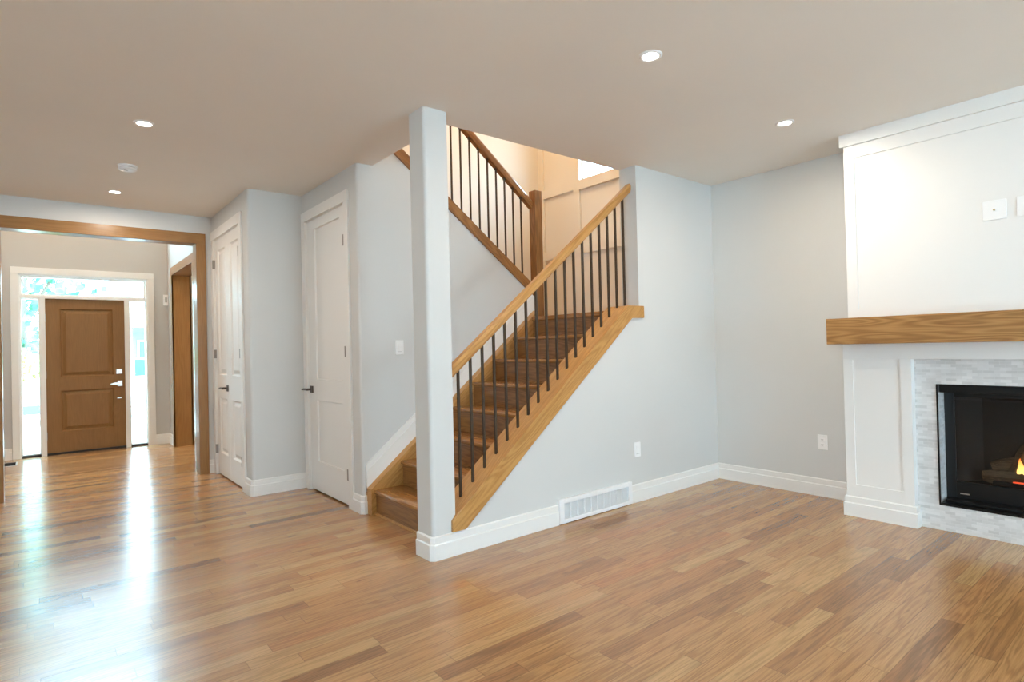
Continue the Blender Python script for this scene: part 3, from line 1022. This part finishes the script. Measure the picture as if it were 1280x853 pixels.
log((lx + .05, .62, gz0 + .10), (lx + .07, .36, gz0 + .19), .036, .032, 4)
rnd = random.Random(4)
for (yf_, hf, wf) in ((.835, .10, .020), (.795, .165, .028), (.745, .15, .024), (.66, .17, .024), (.60, .12, .02), (.54, .10, .016)):
    m = MB()
    xf = bx + .045
    prof = [(wf * .5, 0), (wf, hf * .18), (wf * .85, hf * .4), (wf * .5, hf * .68), (wf * .16, hf * .9), (.001, hf)]
    n = 10
    rings = []
    for i, (r, z) in enumerate(prof):
        sw = math.sin(i * 1.1 + yf_ * 30) * .008
        rings.append([m.bm.verts.new((xf + r * .6 * math.cos(2 * PI * j / n), yf_ - sw - z * .15 + r * math.sin(2 * PI * j / n), gz0 + .085 + z)) for j in range(n)])
    for A, B in zip(rings, rings[1:]):
        for j in range(n):
            m.bm.faces.new((A[j], A[(j + 1) % n], B[(j + 1) % n], B[j]))
    m.bm.faces.new(rings[0][::-1]); m.bm.faces.new(rings[-1])
    m.build('flame', M['flame'], gf, True)
MB().box(bx + .012, bx + .028, .50, .86, gz0 + .029, gz0 + .036, .002).build('ember_bed', M['ember'], gf)
MB().box(UXF - .001, UXF + .002, y1 - .125, y1 - .075, z0 + .055, z0 + .063).build('badge', M['nickel'], gf)

# ================================================================== SMALL FITTINGS
def plate(name, label, cat, loc, axis, w, h, kind, group=None):
    """wall plate; axis 'X' looks to -X, 'Y' looks to -Y; loc is the centre on the wall face"""
    x, y, z = loc
    t = thing(name, label, cat, loc, group)
    def bx_(u0, u1, z0, z1, d0, d1, bev=.0015):
        m = MB()
        if axis == 'Y':
            return m.box(x + u0, x + u1, y - d1, y - d0, z + z0, z + z1, bev)
        return m.box(x - d1, x - d0, y - u1, y - u0, z + z0, z + z1, bev)
    bx_(-w / 2, w / 2, -h / 2, h / 2, 0, .007, .002).build('cover_plate', M['plastic'], t)
    if kind == 'rocker':
        bx_(-.017, .017, -.033, .033, .0065, .010).build('rocker', M['plastic'], t)
        bx_(-.0185, .0185, -.0355, -.033, .0066, .0078, 0).build('rocker_gap', M['slotgrey'], t)
    elif kind == 'duplex':
        for zc in (-.02, .02):
            r = bx_(-.017, .017, zc - .014, zc + .014, .0065, .0095).build('receptacle', M['plastic'], t)
            for u in (-.006, .006):
                bx_(u - .0012, u + .0012, zc - .002, zc + .007, .0093, .0100, 0).build('slot', M['slotgrey'], r)
            bx_(-.0025, .0025, zc - .010, zc - .005, .0093, .0100, 0).build('slot', M['slotgrey'], r)
    elif kind == 'cable':
        j = bx_(-.011, .011, -.011, .011, .0065, .009).build('jack_insert', M['plastic'], t)
        m = MB()
        m.tube((x - .009, y, z), (x - .020, y, z), .006, .005, 12)
        m.build('jack', M['brass'], j)
    return t
plate('light_switch', 'white rocker light switch on the wall beside the stairs left of column', 'light switch', (2.254, YS, 1.288), 'Y', .075, .118, 'rocker')
plate('wall_outlet', 'white outlet plate low on the stair wall, above and right of the vent grille', 'outlet', (3.719, YW, .418), 'Y', .075, .118, 'rocker')
plate('wall_outlet', 'white duplex outlet low on the right wall beside the fireplace', 'outlet', (XC, 2.066, .438), 'X', .075, .118, 'duplex')
plate('cable_plate', 'square white plate with brass cable jack on the panel above the mantel', 'wall plate', (FX + .012, .862, 2.036), 'X', .115, .118, 'cable')
plate('wall_outlet', 'white outlet plate above the mantel, right of the cable jack plate', 'outlet', (FX + .012, .700, 2.036), 'X', .115, .118, 'duplex')
# keypad on the entry wall
t = thing('keypad', 'small white wall keypad on the entry wall near the side opening', 'keypad', (1.385, YD, 2.06))
MB().box(1.352, 1.409, YD - .022, YD, 1.985, 2.14, .004).build('housing', M['plastic'], t)
MB().box(1.372, 1.395, YD - .0235, YD - .021, 2.03, 2.10).build('screen', M['slotgrey'], t)

# return air grille in the baseboard
t = thing('vent_grille', 'white return air grille set in the baseboard of the stair wall', 'vent', (3.22, YW, 0))
v0, v1, vh = 2.822, 3.617, .178
m = MB()
m.box(v0, v0 + .045, YW - .026, YW, .004, vh, .003).box(v1 - .045, v1, YW - .026, YW, .004, vh, .003)
m.box(v0 + .045, v1 - .045, YW - .026, YW, .004, .034, .003).box(v0 + .045, v1 - .045, YW - .026, YW, vh - .032, vh, .003)
m.build('frame', M['metalwhite'], t)
MB().box(v0 + .045, v1 - .045, YW - .004, YW - .001, .034, vh - .032).build('backing', M['slotgrey'], t)
m = MB()
nsl = 11
for i in range(nsl):
    z = .038 + (vh - .070 - .004) * i / (nsl - 1)
    m.prism([(YW - .020, z), (YW - .018, z - .002), (YW - .005, z + .005), (YW - .007, z + .007)], 'X', v0 + .045, v1 - .045)
m.build('louvre_blades', M['metalwhite'], t)
for i in range(1, 10):
    x = v0 + .045 + (v1 - v0 - .09) * i / 10
    MB().box(x - .003, x + .003, YW - .0215, YW - .006, .034, vh - .032).build('divider', M['metalwhite'], t)

# floor register by the entry
t = thing('floor_register', 'small dark floor register beside the left side light of the front door', 'vent', (-.33, 9.2, 0))
m = MB()
m.box(-.40, -.26, 9.05, 9.065, 0, .006).box(-.40, -.26, 9.345, 9.36, 0, .006).box(-.40, -.385, 9.065, 9.345, 0, .006).box(-.275, -.26, 9.065, 9.345, 0, .006)
m.build('frame', M['nickel'], t)
m = MB()
m.box(-.385, -.275, 9.065, 9.345, 0, .002)
for i in range(9):
    m.box(-.385, -.275, 9.08 + .03 * i, 9.088 + .03 * i, .002, .005)
m.build('slats', M['black'], t)

# recessed lights
def downlight(loc, label):
    x, y, z = loc
    t = thing('recessed_light', label, 'ceiling light', loc, 'recessed ceiling lights')
    MB().lathe([(.040, -.001), (.042, -.006), (.050, -.008), (.058, -.004), (.060, 0), (.045, 0)], loc, 36).build('trim_ring', M['plastic'], t, True)
    MB().lathe([(.001, -.004), (.041, -.003), (.041, -.0005), (.001, -.0005)], loc, 36).build('lens', M['lens'], t, True)
    return t
spots = [((2.42, 1.807, H), 'recessed light in the ceiling in front of the staircase, nearest of the four'),
         ((3.902, 1.831, H), 'recessed light in the ceiling near the fireplace'),
         ((.512, 4.262, H), 'recessed light in the ceiling, nearer side of the smoke detector'),
         ((.514, 6.20, H), 'recessed light in the ceiling between smoke detector and wood-cased opening')]
for i, (p, lab) in enumerate(spots):
    downlight(p, lab)
    lamp('recessed_lamp', 'AREA', (p[0], p[1], H - .012), 14.5, (1.0, .88, .74), (0, 0, 0), shape='DISK', size=.08)
# smoke detector
t = thing('smoke_detector', 'round white smoke detector on the ceiling between two recessed lights', 'smoke detector', (.523, 5.30, H))
MB().lathe([(.066, 0), (.066, -.008), (.058, -.010), (.058, -.014), (.001, -.014)], (.523, 5.30, H), 40).build('base_plate', M['plastic'], t, True)
MB().lathe([(.054, -.013), (.054, -.020)], (.523, 5.30, H), 40).build('vent_gap', M['slotgrey'], t)
MB().lathe([(.060, -.019), (.062, -.026), (.055, -.034), (.030, -.038), (.001, -.038)], (.523, 5.30, H), 40).build('cover', M['plastic'], t, True)
MB().lathe([(.014, -.037), (.013, -.0405), (.001, -.041)], (.510, 5.28, H), 20).build('test_button', M['slotgrey'], t, True)

# warm lamps upstairs, in the entry hall and in the room beside it
lamp('stairwell_lamp', 'AREA', (3.2, 4.4, 5.4), 54, (1.0, .64, .31), (0, 0, 0), shape='DISK', size=.5)
lamp('entry_lamp', 'AREA', (.1, 8.3, 5.1), 72, (1.0, .62, .32), (0, 0, 0), shape='DISK', size=.5)
lamp('study_lamp', 'AREA', (2.7, 8.4, 2.65), 30, (1.0, .84, .62), (0, 0, 0), shape='DISK', size=.4)

# ================================================================== OUTSIDE
struct(MB().box(-40, 40, YD + .15, 90, -.35, -.17).build('ground', M['concrete']))
tag(MB().box(-2.2, 2.2, YD + .15, 12.2, -.17, -.02).build('porch_slab', M['concrete']), 'pale concrete porch slab outside the front door', 'porch')
def car(loc, rotz, label, body):
    t = thing('parked_car', label, 'car', (0, 0, 0))
    prof = [(-2.15, .28), (-2.2, .55), (-2.1, .82), (-1.75, .92), (-1.0, .96), (-.45, 1.38), (.75, 1.42), (1.45, 1.02), (2.1, .93), (2.2, .60), (2.15, .28)]
    def arch(xc):
        return [(xc + .36 * math.cos(a), .30 + .36 * math.sin(a)) for a in [PI * i / 10 for i in range(11)]]
    bottom = [(2.15, .26)] + arch(1.32) + arch(-1.32) + [(-2.15, .26)]
    MB().prism(prof[1:-1] + bottom, 'Y', -.86, .86, .05).build('body', body, t)
    MB().prism([(-.95, .98), (-.42, 1.33), (.15, 1.36), (.15, .98)], 'Y', -.875, .875).build('side_window', M['carglass'], t)
    MB().prism([(.22, .98), (.22, 1.36), (.72, 1.37), (1.30, 1.02)], 'Y', -.875, .875).build('side_window', M['carglass'], t)
    MB().prism([(-1.05, .985), (-.47, 1.40), (-.45, 1.36), (-1.0, .965)], 'Y', -.72, .72).build('windscreen', M['carglass'], t)
    for s in (-1, 1):
        MB().box(2.06, 2.22, s * .72 - .13, s * .72 + .13, .68, .80, .02).build('tail_light', M['taillight'], t)
        MB().box(-2.2, -2.04, s * .66 - .16, s * .66 + .16, .62, .74, .02).build('headlight', M['rim'], t)
        for xc in (-1.32, 1.32):
            wh = MB().tube((xc, s * .66, .32), (xc, s * .86, .32), .32, .32, 28).build('wheel', M['tyre'], t, True)
            MB().tube((xc, s * .80, .32), (xc, s * .87, .32), .21, .19, 20).build('rim', M['rim'], wh, True)
    MB().box(1.70, 2.235, -.875, .875, .27, .47, .03).build('bumper', M['bumper'], t)
    MB().box(-2.24, -2.1, -.6, .6, .30, .52, .02).build('grille', M['tyre'], t)
    t.location = loc
    t.rotation_euler = (0, 0, rotz)
    return t
car((1.75, 16.4, -.17), math.radians(180), 'white parked car seen through the left side light', M['carwhite'])
car((3.35, 20.2, -.17), math.radians(184), 'pale blue parked car seen through the right side light', M['carblue'])

def tree(loc, h, r, mat, label, seed, n=1500, cat='tree', name='leafy_tree', trunk=True, leafs=.22, group=None):
    rnd = random.Random(seed)
    t = thing(name, label, cat, loc, group)
    x0, y0, z0 = loc
    if trunk:
        m = MB().tube((x0, y0, z0), (x0, y0, z0 + h * .55), .03 * h, .015 * h, 10)
        for k in range(4):
            a = 2 * PI * k / 4 + rnd.random()
            m.tube((x0, y0, z0 + h * (.34 + .05 * k)), (x0 + r * .5 * math.cos(a), y0 + r * .5 * math.sin(a), z0 + h * (.6 + .05 * k)), .012 * h, .005 * h, 8)
        m.build('trunk', M['bark'], t, True)
    m = MB()
    zc = z0 + (h * .62 if trunk else h * .5)
    hz = h * .42 if trunk else h * .5
    blobs = [(rnd.gauss(0, .45) * r, rnd.gauss(0, .45) * r, rnd.uniform(-.75, .75) * hz, rnd.uniform(.3, .5)) for _ in range(16)]
    for i in range(n):
        b = rnd.choice(blobs)
        v = Vector((rnd.gauss(0, 1), rnd.gauss(0, 1), rnd.gauss(0, 1))).normalized()
        p = Vector((x0 + b[0] + v.x * r * b[3], y0 + b[1] + v.y * r * b[3], max(z0 + .05, zc + b[2] + v.z * hz * b[3])))
        q = Vector((rnd.gauss(0, 1), rnd.gauss(0, 1), rnd.gauss(0, 1))).normalized()
        a = q.orthogonal().normalized() * leafs * rnd.uniform(.6, 1.3)
        c = q.cross(a) * .6
        m.quad(p - a, p - c, p + a, p + c)
    m.build('foliage', mat, t)
    return t
for i, (x, y, h, r) in enumerate(((-6.0, 31, 8.5, 2.2), (-.6, 27, 7.6, 2.0), (2.2, 43, 12.5, 2.6), (9.6, 46, 12.5, 2.6), (-12.5, 33, 9.5, 2.2))):
    tree((x, y, -.17), h, r, M['leaf'], ['leafy tree outside, beyond the left edge of the front door glass', 'leafy green tree filling the left side light above the white car',
         'tall leafy tree behind the pale house, seen through the transom', 'tall leafy tree behind the pale house, at the right of the transom', 'leafy tree outside, farthest left beyond the entry'][i], 20 + i, group='trees across the street')
tree((-.55, 21.5, -.17), 1.7, .9, M['leaf2'], 'bright green bush behind the white car, low in the left side light', 77, 900, 'bush', 'garden_bush', False, .12)
hs = thing('bungalow', 'pale roofed blue grey bungalow seen through the right side light', 'house', (6, 32, -.17))
MB().box(1.5, 12, 30, 38, -.17, 2.35).build('wall', M['siding'], hs)
MB().prism([(29.4, 2.42), (34, 4.9), (38.6, 2.42)], 'X', 1.0, 12.5).build('roof', M['roof'], hs)
MB().box(1.0, 12.5, 29.3, 29.42, 2.25, 2.48).build('fascia', M['fascia'], hs)
for x in (3.55, 6.2):
    f = MB().box(x - .35, x + .35, 29.94, 30.0, .95, 1.95).build('window', M['white'], hs)
    MB().box(x - .28, x + .28, 29.92, 29.95, 1.02, 1.88).build('pane', M['carglass'], f)
